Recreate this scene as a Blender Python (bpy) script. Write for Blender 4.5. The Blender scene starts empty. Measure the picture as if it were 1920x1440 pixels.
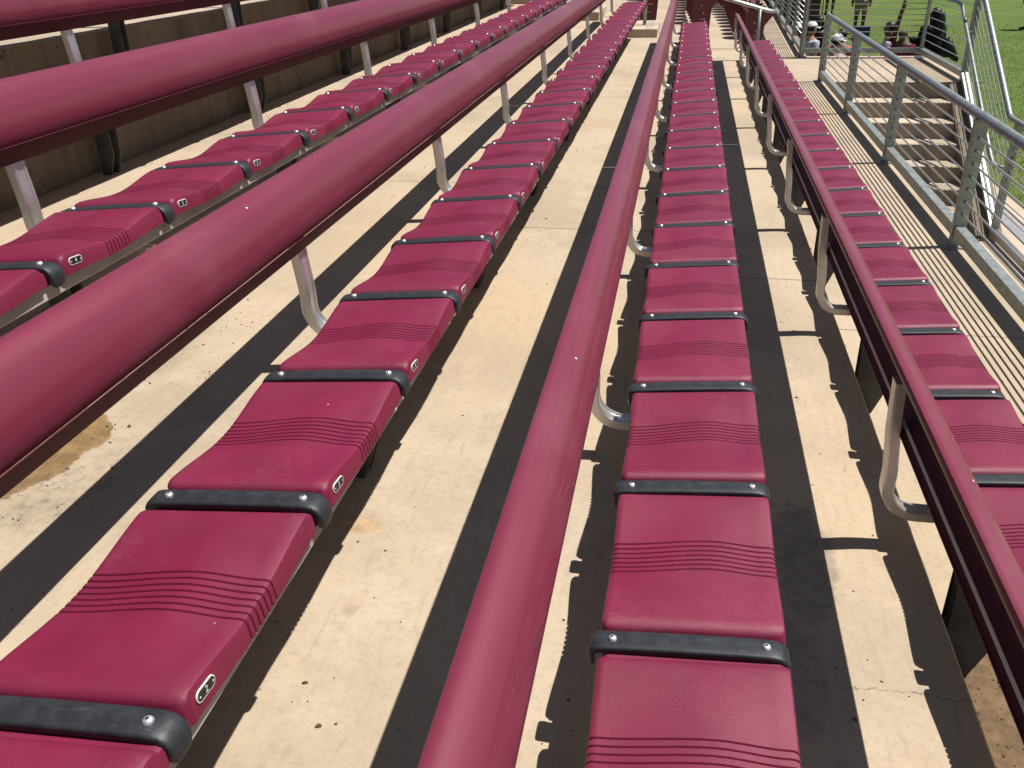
import bpy, bmesh, math, random
from mathutils import Vector, Matrix
R = math.radians
rnd = random.Random(7)
sc = bpy.context.scene
col = sc.collection
G = 2.94                                   # eye height of the camera above the field

# ------------------------------------------------------------------ camera
cd = bpy.data.cameras.new("Camera"); cam = bpy.data.objects.new("Camera", cd); col.objects.link(cam)
cd.sensor_width = 36.0; cd.lens = 36.0 * 1641.99 / 1920.0
cd.clip_start = 0.05; cd.clip_end = 1000
cam.location = (0, 0, G); cam.rotation_euler = (1.094466, 0.0242709, 0.1832917)
sc.camera = cam
# ------------------------------------------------------------------ light
SUN = Vector((0.45, 0.11, 1.0)).normalized()
elev = math.asin(SUN.z); azim = math.atan2(SUN.x, SUN.y)
w = bpy.data.worlds.new("World"); sc.world = w; w.use_nodes = True
nt = w.node_tree; bg = nt.nodes["Background"]
sky = nt.nodes.new("ShaderNodeTexSky"); sky.sky_type = 'NISHITA'; sky.sun_disc = False
sky.sun_elevation = elev; sky.sun_rotation = azim; sky.altitude = 300; sky.air_density = 1.0; sky.dust_density = 0.6
nt.links.new(sky.outputs[0], bg.inputs[0]); bg.inputs[1].default_value = 0.05
sd = bpy.data.lights.new("Sun", 'SUN'); sd.energy = 5.0; sd.angle = R(0.5); sd.color = (1.0, 0.955, 0.89)
so = bpy.data.objects.new("Sun", sd); col.objects.link(so)
so.rotation_euler = (-SUN).to_track_quat('-Z', 'Y').to_euler(); so.location = (20, 5, 40)
vs = sc.view_settings; vs.view_transform = 'Standard'; vs.look = 'None'; vs.gamma = 1; vs.use_curve_mapping = False
vs.exposure = 0.50

# ------------------------------------------------------------------ materials
class NT:
    def __init__(s, name):
        s.m = bpy.data.materials.new(name); s.m.use_nodes = True
        s.t = s.m.node_tree; s.b = s.t.nodes["Principled BSDF"]
        s.tc = s.t.nodes.new("ShaderNodeTexCoord").outputs["Object"]
    def n(s, kind, **kw):
        o = s.t.nodes.new(kind)
        for k, v in kw.items(): setattr(o, k, v)
        return o
    def link(s, a, b): s.t.links.new(a, b)
    def val(s, sock, v):
        if hasattr(v, 'is_output'): s.link(v, sock)
        else: sock.default_value = v
    def mapping(s, scale=(1, 1, 1), loc=(0, 0, 0), vec=None):
        m = s.n("ShaderNodeMapping"); s.link(vec or s.tc, m.inputs[0]); m.inputs["Scale"].default_value = scale; m.inputs["Location"].default_value = loc
        return m.outputs[0]
    def noise(s, scale=5, detail=4, rough=.55, vec=None, dist=0):
        o = s.n("ShaderNodeTexNoise"); s.link(vec or s.tc, o.inputs["Vector"])
        o.inputs["Scale"].default_value = scale; o.inputs["Detail"].default_value = detail; o.inputs["Roughness"].default_value = rough; o.inputs["Distortion"].default_value = dist
        return o.outputs[0]
    def vor(s, scale=5, feature='F1', vec=None, out="Distance", rand=1):
        o = s.n("ShaderNodeTexVoronoi", feature=feature); s.link(vec or s.tc, o.inputs["Vector"]); o.inputs["Scale"].default_value = scale
        o.inputs["Randomness"].default_value = rand
        return o.outputs[out]
    def ramp(s, f, a, b, lo=0.0, hi=1.0):
        o = s.n("ShaderNodeMapRange"); o.interpolation_type = 'SMOOTHSTEP'; s.val(o.inputs[0], f)
        o.inputs[1].default_value = a; o.inputs[2].default_value = b; o.inputs[3].default_value = lo; o.inputs[4].default_value = hi
        return o.outputs[0]
    def math(s, op, a, b=0.0):
        o = s.n("ShaderNodeMath", operation=op); s.val(o.inputs[0], a); s.val(o.inputs[1], b); return o.outputs[0]
    def mix(s, f, a, b, blend='MIX'):
        o = s.n("ShaderNodeMix", data_type='RGBA', blend_type=blend); s.val(o.inputs[0], f)
        s.val(o.inputs[6], a if hasattr(a, 'is_output') else (*a, 1)); s.val(o.inputs[7], b if hasattr(b, 'is_output') else (*b, 1))
        return o.outputs[2]
    def bump(s, h, strength=.3, dist=.01):
        o = s.n("ShaderNodeBump"); s.link(h, o.inputs["Height"]); o.inputs["Strength"].default_value = strength; o.inputs["Distance"].default_value = dist
        s.link(o.outputs[0], s.b.inputs["Normal"])
    def set(s, color=None, rough=None, metal=None, spec=None):
        if color is not None: s.val(s.b.inputs["Base Color"], color if hasattr(color, 'is_output') else (*color, 1))
        if rough is not None: s.val(s.b.inputs["Roughness"], rough)
        if metal is not None: s.val(s.b.inputs["Metallic"], metal)
        if spec is not None: s.val(s.b.inputs["Specular IOR Level"], spec)
        return s.m
    def world(s):
        g = s.n("ShaderNodeNewGeometry"); return g.outputs["Position"]
    def random(s):
        return s.n("ShaderNodeObjectInfo").outputs["Random"]

def concrete(name, base, dark, stains=(), joints=None, streak=False):
    t = NT(name); p = t.world()
    c = t.mix(t.ramp(t.noise(1.3, 6, .65, p), .35, .68), base, tuple(x * .78 for x in base))
    c = t.mix(t.ramp(t.noise(4.5, 6, .7, p, .3), .50, .72, 0, .6), c, (base[0]*1.05, base[1]*1.08, base[2]*1.16))
    c = t.mix(t.ramp(t.noise(.55, 3, .5, p), .5, .75, 0, .6), c, (base[0] * 1.03, base[1] * .96, base[2] * .84))
    c = t.mix(t.ramp(t.noise(60, 3, .7, p), .45, .75, 0, .28), c, dark)
    # streaky brushed finish along the rows
    c = t.mix(t.ramp(t.noise(9, 4, .7, t.mapping((5, .7, 5), vec=p)), .50, .78, 0, .30), c, dark)
    blot = t.math('MULTIPLY', t.ramp(t.noise(2.1, 6, .72, p, .4), .60, .72), t.ramp(t.noise(14, 4, .7, p), .4, .62))
    c = t.mix(t.math('MULTIPLY', blot, .26), c, dark)
    # black specks of dirt
    v = t.vor(24, vec=p, out="Distance"); vr = t.vor(24, vec=p, out="Color")
    sp = t.math('MULTIPLY', t.ramp(v, .05, .11, 1, 0), t.ramp(vr, .86, .90))
    c = t.mix(t.math('MULTIPLY', sp, .6), c, (.03, .026, .022))
    v = t.vor(75, vec=p, out="Distance"); vr = t.vor(75, vec=p, out="Color")
    sp = t.math('MULTIPLY', t.ramp(v, .08, .16, 1, 0), t.ramp(vr, .80, .84))
    c = t.mix(t.math('MULTIPLY', sp, .45), c, (.05, .042, .035))
    if streak:
        q = t.mapping((1, 3.2, .30), vec=p)
        c = t.mix(t.ramp(t.noise(2.2, 6, .75, q, .3), .42, .75, 0, .75), c, tuple(x * .5 for x in dark))
        c = t.mix(t.ramp(t.noise(1.4, 3, .5, p), .45, .7, 0, .55), c, (.20, .14, .085))
        c = t.mix(t.math('MULTIPLY', t.ramp(t.noise(9, 5, .8, p), .60, .68), .8), c, (.02, .017, .014))
    rough = .85
    for (cx, cy, cz, rx, ry, colr, amt, wet, edge) in stains:
        sub = t.n("ShaderNodeVectorMath", operation='SUBTRACT'); t.link(p, sub.inputs[0]); sub.inputs[1].default_value = (cx, cy, cz)
        mul = t.n("ShaderNodeVectorMath", operation='MULTIPLY'); t.link(sub.outputs[0], mul.inputs[0]); mul.inputs[1].default_value = (1 / rx, 1 / ry, 8)
        ln = t.n("ShaderNodeVectorMath", operation='LENGTH'); t.link(mul.outputs[0], ln.inputs[0])
        d = t.math('ADD', ln.outputs["Value"], t.math('MULTIPLY', t.math('SUBTRACT', t.noise(9, 5, .65, p), .5), 1.1 if wet < .5 else .55))
        k = t.ramp(d, 1.0, 1.0 - edge, 0, amt)
        if wet < .3: k = t.math('MULTIPLY', k, t.ramp(t.noise(34, 5, .8, p), .44, .72, .12, .85))
        c = t.mix(k, c, t.mix(t.ramp(t.noise(22, 5, .75, p), .35, .65), colr, tuple(x * 1.7 for x in colr)))
        if wet > 0: rough = t.math('SUBTRACT', rough, t.math('MULTIPLY', k, wet))
    if joints:
        sep = t.n("ShaderNodeSeparateXYZ"); t.link(p, sep.inputs[0])
        y = t.math('ADD', sep.outputs[1], t.math('MULTIPLY', t.noise(6, 2, .5, p), .01))
        for per, off, wd in joints:
            m = t.math('ABSOLUTE', t.math('SUBTRACT', t.math('FLOORED_MODULO', t.math('ADD', y, off), per), per / 2))
            c = t.mix(t.ramp(m, wd, wd * .4, 0, .75), c, (.05, .042, .035))
        # one hairline crack across the tread in front of the middle bench
        cy = t.math('ADD', sep.outputs[1], t.math('MULTIPLY', t.math('SUBTRACT', t.noise(11, 5, .7, p), .5), .09))
        ck = t.ramp(t.math('ABSOLUTE', t.math('SUBTRACT', cy, 1.475)), .0026, .0008)
        ck = t.math('MULTIPLY', ck, t.ramp(t.math('ABSOLUTE', t.math('SUBTRACT', sep.outputs[2], FLOOR(0))), .06, .05))
        c = t.mix(t.math('MULTIPLY', ck, t.ramp(sep.outputs[0], .30, .36, 0, .65)), c, (.10, .085, .07))
    t.bump(t.math('ADD', t.math('MULTIPLY', t.noise(90, 4, .7, p), .5), t.noise(14, 3, .6, p)), .22, .006)
    return t.set(c, rough)

FLOOR = lambda k: 2.94 - 1.0151 - .2081 * k - (.468 if k == 1 else .44)
M = {}
M['floor'] = concrete('terrace_concrete', (.425, .340, .243), (.18, .145, .11),
    stains=[(-1.47, 1.50, FLOOR(-2), .19, .22, (.17, .105, .045), .92, .6, .05),
            (-1.42, 1.95, FLOOR(-2), .12, .40, (.06, .05, .042), .95, 0, .9),
            (-1.30, 1.38, FLOOR(-2), .22, .30, (.06, .05, .042), .9, 0, .9),
            (.36, 1.90, FLOOR(0), .11, .26, (.17, .135, .10), .8, .35, .25),
            (.31, 1.50, FLOOR(0), .08, .20, (.17, .135, .10), .75, .35, .25),
            (.86, 1.36, FLOOR(1), .26, .62, (.105, .066, .034), .95, .72, .10),
            (.74, 2.25, FLOOR(1), .12, .55, (.22, .17, .12), .7, .2, .5),
            (.40, 11.7, FLOOR(0), .11, .30, (.16, .12, .10), .9, .1, .3),
            (-.70, 1.60, FLOOR(-1), .062, .040, (.27, .18, .105), .8, .32, .45), (-.62, 1.33, FLOOR(-1), .03, .05, (.25, .19, .13), .6, .31, .5),
            (-2.7, 4.5, FLOOR(-3), .30, 3.2, (.09, .075, .06), .8, 0, .9)],
    joints=[(3.66, 1.66 - .15, .006)])
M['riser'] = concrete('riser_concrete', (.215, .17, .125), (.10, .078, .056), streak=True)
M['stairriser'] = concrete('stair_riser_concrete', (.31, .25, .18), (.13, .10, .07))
M['block'] = concrete('step_concrete', (.47, .385, .28), (.2, .16, .11))
M['path'] = concrete('path_concrete', (.47, .38, .29), (.24, .2, .16), joints=[(3.0, .4, .008)])

def plastic(name, c):
    t = NT(name); p = t.tc
    r = t.random()
    off = t.n("ShaderNodeVectorMath", operation='ADD'); t.link(p, off.inputs[0]); t.link(r, off.inputs[1])
    q = off.outputs[0]
    k = t.mix(t.ramp(t.noise(9, 4, .6, q), .35, .7), c, tuple(x * 1.16 for x in c))
    dust = t.math('MULTIPLY', t.ramp(t.noise(5, 5, .7, q), .45, .75), t.ramp(t.noise(120, 2, .6, q), .42, .62))
    k = t.mix(t.math('MULTIPLY', dust, .045), k, (.62, .40, .42))
    # scuffs and specks
    v = t.vor(28, vec=q); vr = t.vor(28, vec=q, out="Color")
    k = t.mix(t.math('MULTIPLY', t.ramp(v, .04, .07, 1, 0), t.ramp(vr, .83, .87, 0, .65)), k, (.75, .6, .6))
    k = t.mix(t.ramp(r, 0, 1, 0, .22), k, tuple(x * .72 for x in c))
    t.bump(t.math('ADD', t.noise(1050, 2, .7, p), t.math('MULTIPLY', t.noise(420, 2, .6, p), .5)), .46, .0011)
    return t.set(k, t.ramp(t.noise(6, 4, .6, q), .3, .7, .42, .56), spec=.5)
M['seat'] = plastic('maroon_seat_plastic', (.156, .0085, .036))
M['chair'] = plastic('maroon_chair_plastic', (.11, .012, .022))

def paint(name, c):
    t = NT(name); p = t.tc
    q = t.mapping((14, .6, 14), vec=p)
    k = t.mix(t.ramp(t.noise(3, 5, .65, q), .35, .7), c, tuple(x * 1.12 for x in c))
    k = t.mix(t.ramp(t.noise(2.2, 4, .6, p), .48, .78, 0, .06), k, (.55, .35, .38))
    sc1 = t.vor(3.2, feature='DISTANCE_TO_EDGE', vec=t.mapping((11, .8, 11), vec=p))
    k = t.mix(t.math('MULTIPLY', t.ramp(sc1, .010, .003), t.ramp(t.noise(1.1, 3, .6, p), .58, .66, 0, .14)), k, (.62, .46, .42))
    v = t.vor(20, vec=p); vr = t.vor(20, vec=p, out="Color")
    k = t.mix(t.math('MULTIPLY', t.ramp(v, .035, .07, 1, 0), t.ramp(vr, .84, .88, 0, .8)), k, (.85, .75, .75))
    t.bump(t.noise(6, 3, .5, q), .035, .003)
    t.b.inputs["Coat Weight"].default_value = .32; t.b.inputs["Coat Roughness"].default_value = .045
    return t.set(k, t.ramp(t.noise(3, 4, .6, q), .3, .7, .42, .50), spec=.4)
M['paint'] = paint('maroon_powder_coat', (.150, .0180, .039))
t = NT('black_rubber'); p = t.tc
k = t.mix(t.ramp(t.noise(30, 4, .65, p), .35, .7), (.012, .0145, .018), (.024, .028, .034))
k = t.mix(t.math('MULTIPLY', t.ramp(t.noise(14, 5, .75, t.mapping((.6, 3, 1), vec=p)), .58, .7), .30), k, (.16, .18, .20))
t.bump(t.noise(160, 3, .6, p), .15, .002); M['rubber'] = t.set(k, .52)
t = NT('stainless_screw'); M['screw'] = t.set((.80, .79, .76), .42, .8)
t = NT('socket_hole'); M['hole'] = t.set((.015, .015, .015), .6)
t = NT('plate_black'); M['pblack'] = t.set((.012, .012, .014), .35)
t = NT('plate_white'); M['pwhite'] = t.set((.75, .74, .70), .4)
t = NT('mill_aluminium'); p = t.tc
k = t.mix(t.ramp(t.noise(8, 4, .6, p), .3, .7), (.56, .55, .54), (.72, .71, .70))
t.bump(t.noise(4, 4, .6, t.mapping((60, 60, 3), vec=p)), .05, .002); M['alu'] = t.set(k, .36, .85)
t = NT('plank_aluminium'); p = t.tc
k = t.mix(t.ramp(t.noise(7, 5, .65, p), .3, .7), (.44, .41, .36), (.62, .59, .54)); M['plank'] = t.set(k, .5, .45)
t = NT('slot_sunlight'); M['slotlight'] = t.set((.74, .63, .46), .6)  # pale colour painted in for the sun line falling through the backrest slot
t = NT('shaded_maroon'); M['lip'] = t.set((.075, .010, .018), .62, spec=.25)  # darker copy of the backrest maroon, shade painted into lip and shell inside
t = NT('bracket_steel'); p = t.tc
k = t.mix(t.ramp(t.noise(10, 5, .65, p), .3, .7), (.055, .054, .052), (.095, .092, .088)); M['bracket'] = t.set(k, .65, .3)
t = NT('galvanised_steel'); p = t.world()
k = t.mix(t.ramp(t.noise(26, 4, .7, p), .3, .7), (.22, .245, .24), (.34, .365, .355))
k = t.mix(t.ramp(t.vor(40, vec=p, out="Color"), .2, .9, 0, .18), k, (.44, .46, .45))
k = t.mix(t.ramp(t.noise(3, 5, .7, p), .56, .72, 0, .45), k, (.22, .22, .21))
M['galv'] = t.set(k, t.ramp(t.noise(20, 3, .6, p), .3, .7, .44, .58), .7)
t = NT('cable_steel'); M['cable'] = t.set((.62, .61, .58), .32, .9)
t = NT('turf'); p = t.world()
k = t.mix(t.ramp(t.noise(.35, 4, .6, p), .35, .68), (.068, .112, .018), (.102, .142, .030))
k = t.mix(t.ramp(t.noise(2.2, 5, .7, p), .42, .7, 0, .7), k, (.135, .165, .045))
k = t.mix(t.ramp(t.noise(40, 4, .75, p), .40, .80, 0, .45), k, (.050, .090, .014))
k = t.mix(t.math('MULTIPLY', t.ramp(t.noise(170, 3, .7, p), .55, .75), .5), k, (.19, .22, .08))
t.bump(t.noise(120, 4, .7, p), .6, .02); M['turf'] = t.set(k, .85, spec=.15)
t = NT('grass_blade'); k = t.mix(t.ramp(t.noise(1.2, 3, .6, t.world()), .3, .7), (.080, .135, .022), (.13, .175, .045)); M['blade'] = t.set(k, .7, spec=.2)
def flat(name, c, rough=.8, spec=.3):
    t = NT(name); k = t.mix(t.ramp(t.noise(12, 5, .65, t.tc), .3, .7), tuple(x * .8 for x in c), tuple(min(1, x * 1.15) for x in c))
    return t.set(k, rough, spec=spec)
M['debris'] = flat('dead_leaf', (.09, .055, .03))
M['drain'] = flat('drain_grate_grey', (.25, .26, .27), .5)
M['brownwall'] = flat('brown_padding', (.085, .050, .036))

# ------------------------------------------------------------------ mesh helpers
class MB:
    def __init__(s): s.v = []; s.f = []; s.mi = []; s.sm = []
    def add(s, verts, faces, mi=0, smooth=False):
        o = len(s.v); s.v += [tuple(x) for x in verts]
        for f in faces: s.f.append(tuple(i + o for i in f)); s.mi.append(mi); s.sm.append(smooth)
        return s
    def box(s, a, b, mi=0, bev=0.0):
        (x0, y0, z0), (x1, y1, z1) = a, b
        if bev <= 0:
            v = [(x0,y0,z0),(x1,y0,z0),(x1,y1,z0),(x0,y1,z0),(x0,y0,z1),(x1,y0,z1),(x1,y1,z1),(x0,y1,z1)]
            return s.add(v, [(0,3,2,1),(4,5,6,7),(0,1,5,4),(1,2,6,5),(2,3,7,6),(3,0,4,7)], mi)
        bm = bmesh.new(); bmesh.ops.create_cube(bm, size=1)
        for q in bm.verts: q.co = ((x0+x1)/2 + q.co.x*(x1-x0), (y0+y1)/2 + q.co.y*(y1-y0), (z0+z1)/2 + q.co.z*(z1-z0))
        bmesh.ops.bevel(bm, geom=bm.edges[:], offset=bev, segments=2, affect='EDGES', profile=.5)
        return s.addbm(bm, mi)
    def addbm(s, bm, mi=0, smooth=False):
        bm.verts.index_update(); v = [q.co[:] for q in bm.verts]; f = [tuple(q.index for q in fa.verts) for fa in bm.faces]; bm.free()
        return s.add(v, f, mi, smooth)
    def tube(s, pts, r, seg=10, mi=0, smooth=True, caps=True):
        pts = [Vector(p) for p in pts]; n = len(pts); rings = []
        rr = r if isinstance(r, (list, tuple)) else [r] * n
        prev = None
        for i, p in enumerate(pts):
            d = (pts[min(i+1, n-1)] - pts[max(i-1, 0)]).normalized()
            if prev is None: a = d.cross(Vector((0, 0, 1))); a = a if a.length > .05 else d.cross(Vector((1, 0, 0)))
            else: a = prev - d * prev.dot(d)
            a.normalize(); prev = a; b = d.cross(a)
            rings.append([p + (a * math.cos(t) + b * math.sin(t)) * rr[i] for t in [2*math.pi*j/seg for j in range(seg)]])
        v = [q for ring in rings for q in ring]; f = []
        for i in range(n-1):
            for j in range(seg):
                k = (j+1) % seg; f.append((i*seg+j, i*seg+k, (i+1)*seg+k, (i+1)*seg+j))
        if caps: f.append(tuple(range(seg))[::-1]); f.append(tuple(range((n-1)*seg, n*seg)))
        return s.add(v, f, mi, smooth)
    def sweep(s, prof, path, mi=0, smooth=False, closed=True):
        # prof: (a,b) list ; path: list of functions mapping (a,b)->xyz
        v = [fn(a, b) for fn in path for (a, b) in prof]; m = len(prof); n = len(path); f = []
        for i in range(n-1):
            for j in range(m if closed else m-1):
                k = (j+1) % m; f.append((i*m+j, i*m+k, (i+1)*m+k, (i+1)*m+j))
        if closed: f.append(tuple(range(m))[::-1]); f.append(tuple(range((n-1)*m, n*m)))
        return s.add(v, f, mi, smooth)
    def mesh(s, name, mats, sharp=None):
        me = bpy.data.meshes.new(name); me.from_pydata(s.v, [], s.f)
        for m in (mats if isinstance(mats, (list, tuple)) else [mats]): me.materials.append(m)
        me.polygons.foreach_set("material_index", s.mi); me.polygons.foreach_set("use_smooth", s.sm)
        bm = bmesh.new(); bm.from_mesh(me); bmesh.ops.recalc_face_normals(bm, faces=bm.faces[:]); bm.to_mesh(me); bm.free()
        me.update()
        if sharp: me.set_sharp_from_angle(angle=sharp)
        return me
    def build(s, name, mats, parent=None, loc=(0, 0, 0), sharp=None):
        return link(name, s.mesh(name, mats, sharp), parent, loc)
def link(name, me, parent=None, loc=(0, 0, 0)):
    o = bpy.data.objects.new(name, me); col.objects.link(o); o.location = loc
    if parent is not None: o.parent = parent
    return o
def tag(o, label, cat, group=None, kind=None):
    if label: o['label'] = label
    if cat: o['category'] = cat
    if group: o['group'] = group
    if kind: o['kind'] = kind
    return o
def thing(name, label, cat, loc=(0, 0, 0), rz=0, group=None):
    o = bpy.data.objects.new(name, None); col.objects.link(o); o.location = loc; o.rotation_euler = (0, 0, rz); o.empty_display_size = .1
    return tag(o, label, cat, group)
def structure(o): o['kind'] = 'structure'; return o
ORD = ['first','second','third','fourth','fifth','sixth','seventh','eighth','ninth','tenth','eleventh','twelfth','thirteenth','fourteenth','fifteenth','sixteenth']

# ------------------------------------------------------------------ layout of the rows
SX, SZ = .75225, .2081
def sx(k): return .1847 + SX * k
def sz(k): return G - 1.0151 - SZ * k - (.015 if k < -2 else 0)            # height of the strap screws
def fz(k): return G - 1.0151 - SZ * k - (.468 if k == 1 else .44)                   # floor the feet of row k stand on
def ex(k): return sx(k) - .262                   # riser under the seats of row k
Y0, L = 1.091, .457
ZD = fz(1)                                       # walkway level in front of the lowest row
STX0, STX1, STY = 1.70, 3.04, 11.51
RISE, RUN, NST = ZD / 7.0, .29, 7

# ------------------------------------------------------------------ ground, path and terrace
mb = MB(); gx = [-60, 3.9, 8, 16, 30, 200]; gy = [-60, -6, 0, 8, 14, 20, 30, 45, 70, 260]
vv = [(x, y, 0) for x in gx for y in gy]
mb.add(vv, [(i*len(gy)+j, (i+1)*len(gy)+j, (i+1)*len(gy)+j+1, i*len(gy)+j+1) for i in range(len(gx)-1) for j in range(len(gy)-1)])
structure(mb.build('field', M['turf']))
structure(MB().box((STX0 + .002, -3, -.2), (3.86, 15.2, .006)).build('path', M['path']))
tag(MB().box((3.50, -3, .007), (3.64, 15.2, .010)).build('drain_channel', M['drain']), 'grey metal drain strip let into the concrete path beside the field', 'drain')

mb = MB(); YA, YB = -3.0, 42.0
for k in range(-6, 2):
    x0, x1, z = ex(k), (ex(k+1) if k < 1 else STX0), fz(k)
    c = .006
    mb.add([(x0, YA, z), (x1 - c, YA, z), (x1 - c, YB, z), (x0, YB, z)], [(0, 1, 2, 3)], 0)
    if k < 1:
        z2 = fz(k+1)
        mb.add([(x1 - c, YA, z), (x1, YA, z - c), (x1, YB, z - c), (x1 - c, YB, z)], [(0, 1, 2, 3)], 0)
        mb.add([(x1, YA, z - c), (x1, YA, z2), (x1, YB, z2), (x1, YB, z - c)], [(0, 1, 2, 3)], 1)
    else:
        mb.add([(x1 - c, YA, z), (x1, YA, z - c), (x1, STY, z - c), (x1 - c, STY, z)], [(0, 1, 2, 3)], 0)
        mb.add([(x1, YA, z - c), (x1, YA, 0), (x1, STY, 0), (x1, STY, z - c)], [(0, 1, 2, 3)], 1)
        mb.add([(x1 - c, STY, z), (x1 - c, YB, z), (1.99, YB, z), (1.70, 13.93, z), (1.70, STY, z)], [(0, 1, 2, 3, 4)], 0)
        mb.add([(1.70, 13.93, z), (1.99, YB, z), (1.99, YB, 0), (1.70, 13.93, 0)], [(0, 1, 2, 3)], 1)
        # landing at the head of the stairs
        mb.add([(1.70, STY, z), (3.30, STY, z), (3.30, 13.93, z), (1.70, 13.93, z)], [(0, 1, 2, 3)], 0)
        mb.add([(3.30, STY, z), (3.30, 13.93, z), (3.30, 13.93, 0), (3.30, STY, 0)], [(0, 1, 2, 3)], 1)
        mb.add([(1.70, 13.93, z), (3.30, 13.93, z), (3.30, 13.93, 0), (1.70, 13.93, 0)], [(0, 1, 2, 3)], 1)
structure(mb.build('terrace', [M['floor'], M['riser']]))

# stairs (each tread one step lower towards the camera) and the sloped cheek wall beside them
st = thing('concrete_stairs', 'concrete stairs going down between the cable railings beside the seating', 'stairs', ((STX0+STX1)/2, STY, 0))
mb = MB()
for i in range(NST):
    z1 = ZD - RISE*(i+1) if i < NST-1 else .012
    y1, y0 = STY - RUN*i, STY - RUN*(i+1)
    X0, X1 = STX0 + .003 - (STX0+STX1)/2, STX1 - .003 - (STX0+STX1)/2
    zt = ZD - RISE*i - (.003 if i == 0 else 0)
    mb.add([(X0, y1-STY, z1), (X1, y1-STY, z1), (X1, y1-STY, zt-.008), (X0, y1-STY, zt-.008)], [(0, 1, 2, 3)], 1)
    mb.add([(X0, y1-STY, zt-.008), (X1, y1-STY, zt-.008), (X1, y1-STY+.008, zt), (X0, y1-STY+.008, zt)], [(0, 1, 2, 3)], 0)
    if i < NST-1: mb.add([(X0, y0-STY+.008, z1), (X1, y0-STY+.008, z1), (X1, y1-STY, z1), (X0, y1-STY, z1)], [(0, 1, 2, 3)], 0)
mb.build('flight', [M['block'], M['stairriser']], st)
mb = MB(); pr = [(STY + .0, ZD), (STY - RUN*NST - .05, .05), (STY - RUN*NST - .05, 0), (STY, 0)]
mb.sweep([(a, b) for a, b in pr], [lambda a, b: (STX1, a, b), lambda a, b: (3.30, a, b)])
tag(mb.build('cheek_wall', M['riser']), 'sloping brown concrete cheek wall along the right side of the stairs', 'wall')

# half-step blocks of the aisle
for k, lab in ((-1, 'concrete half step block with grip lines at the far end of the second bench row'), (-2, 'concrete half step block in the aisle, behind the long backrest'), (-3, 'concrete half step block in the aisle at the foot of the stained wall')
               ):
    b = thing('step_block', lab, 'step', (ex(k), 12.76, fz(k)), group='half step blocks in the aisle')
    mb = MB(); mb.box((.003, -.60, .0), (.44, .60, SZ/2), 0, .008); mb.build('block', M['block'], b)
    mb = MB()
    for i in range(3): mb.box((.29 + .035*i, -.592, SZ/2 + .001), (.302 + .035*i, .592, SZ/2 + .003))
    mb.build('grip_strips', M['drain'], b)

# ------------------------------------------------------------------ bench parts
TILT = R(4.6); ct, stl = math.cos(TILT), math.sin(TILT)
def uw(u, y, wv): return (u*ct - wv*stl, y, u*stl + wv*ct)
def sm(a, b, x):
    t = max(0, min(1, (x-a)/(b-a))); return t*t*(3-2*t)
def seat_mesh():
    gv = [.228 + i*.0135 for i in range(-3, 4)]
    V = [.003, .014, .0255, .0265, .0285, .0315, .036, .042, .050, .058, .070, .09, .11, .13, .15, .166, .178]
    dep = {}
    for g in gv:
        for d, e in ((-.0024, 0), (-.0009, .003), (.0009, .003), (.0024, 0)): V.append(g+d); dep[round(g+d, 5)] = e
        V.append(g + .0067)
    V += [.285, .30, .32, .34, .36, .38, .395, .405, .411, .4155, .4185, .421, .4225, .424, .440, .454]
    V = sorted(V)
    U = [0, .035, .08, .14, .2, .27, .34, .41, .48, .55, .62, .69, .76, .83, .89, .94]
    rows = []
    for v in V:
        if v < .0265 or v > .4235: lift = -.013
        elif v < .05: t = (v-.0265)/.0235; lift = -.013 + .0185*math.sqrt(max(0, 1-(1-t)**2))
        elif v > .405: t = (.4235-v)/.0185; lift = -.013 + .0175*math.sqrt(max(0, 1-(1-t)**2))
        else: lift = .0055 - .001*sm(.05, .40, v)
        x = max(0, min(1, (v-.02)/.41)); B = .5*(1-math.cos(2*math.pi*x))
        d = dep.get(round(v, 5), 0)
        ur, uf = -.268, .030
        if v < .0265 or v > .4235: ur, uf = -.262, .024
        elif v < .034: ur, uf = -.265, .027
        def top(un):
            D = .0145*(1-sm(.0, .62, un)) + .006 + .012*sm(.62, 1.0, un)
            return lift - D*B
        r = .009; pts = []
        zb0 = -.040 - .010*B; zb1 = -.040 - .008*B
        pts.append((ur, zb0, (1, 0))); pts.append((ur, top(0)-r, (1, 0))); pts.append((ur + r*.3, top(0)-r*.3, (.7, -.7))); pts.append((ur+r, top(0), (0, -1)))
        for un in U: pts.append((ur + r + (uf-ur-2*r)*(un*.96+.02), top(un), (0, -1)))
        pts.append((uf-r, top(1), (0, -1))); pts.append((uf - r*.3, top(1)-r*.3, (-.7, -.7))); pts.append((uf, top(1)-r, (-1, 0))); pts.append((uf+.001, zb1, (-1, 0)))
        rows.append([uw(a + n[0]*d, v, b + n[1]*d) for a, b, n in pts])
    m = len(rows[0]); mb = MB()
    verts = [q for r_ in rows for q in r_]
    faces = [(i*m+j, (i+1)*m+j, (i+1)*m+j+1, i*m+j+1) for i in range(len(rows)-1) for j in range(m-1)]
    faces.append(tuple(range(m))); faces.append(tuple(range((len(rows)-1)*m, len(rows)*m))[::-1])
    mb.add(verts, faces, 0, True)
    return mb.mesh('seat', M['seat'], R(38))
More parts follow.
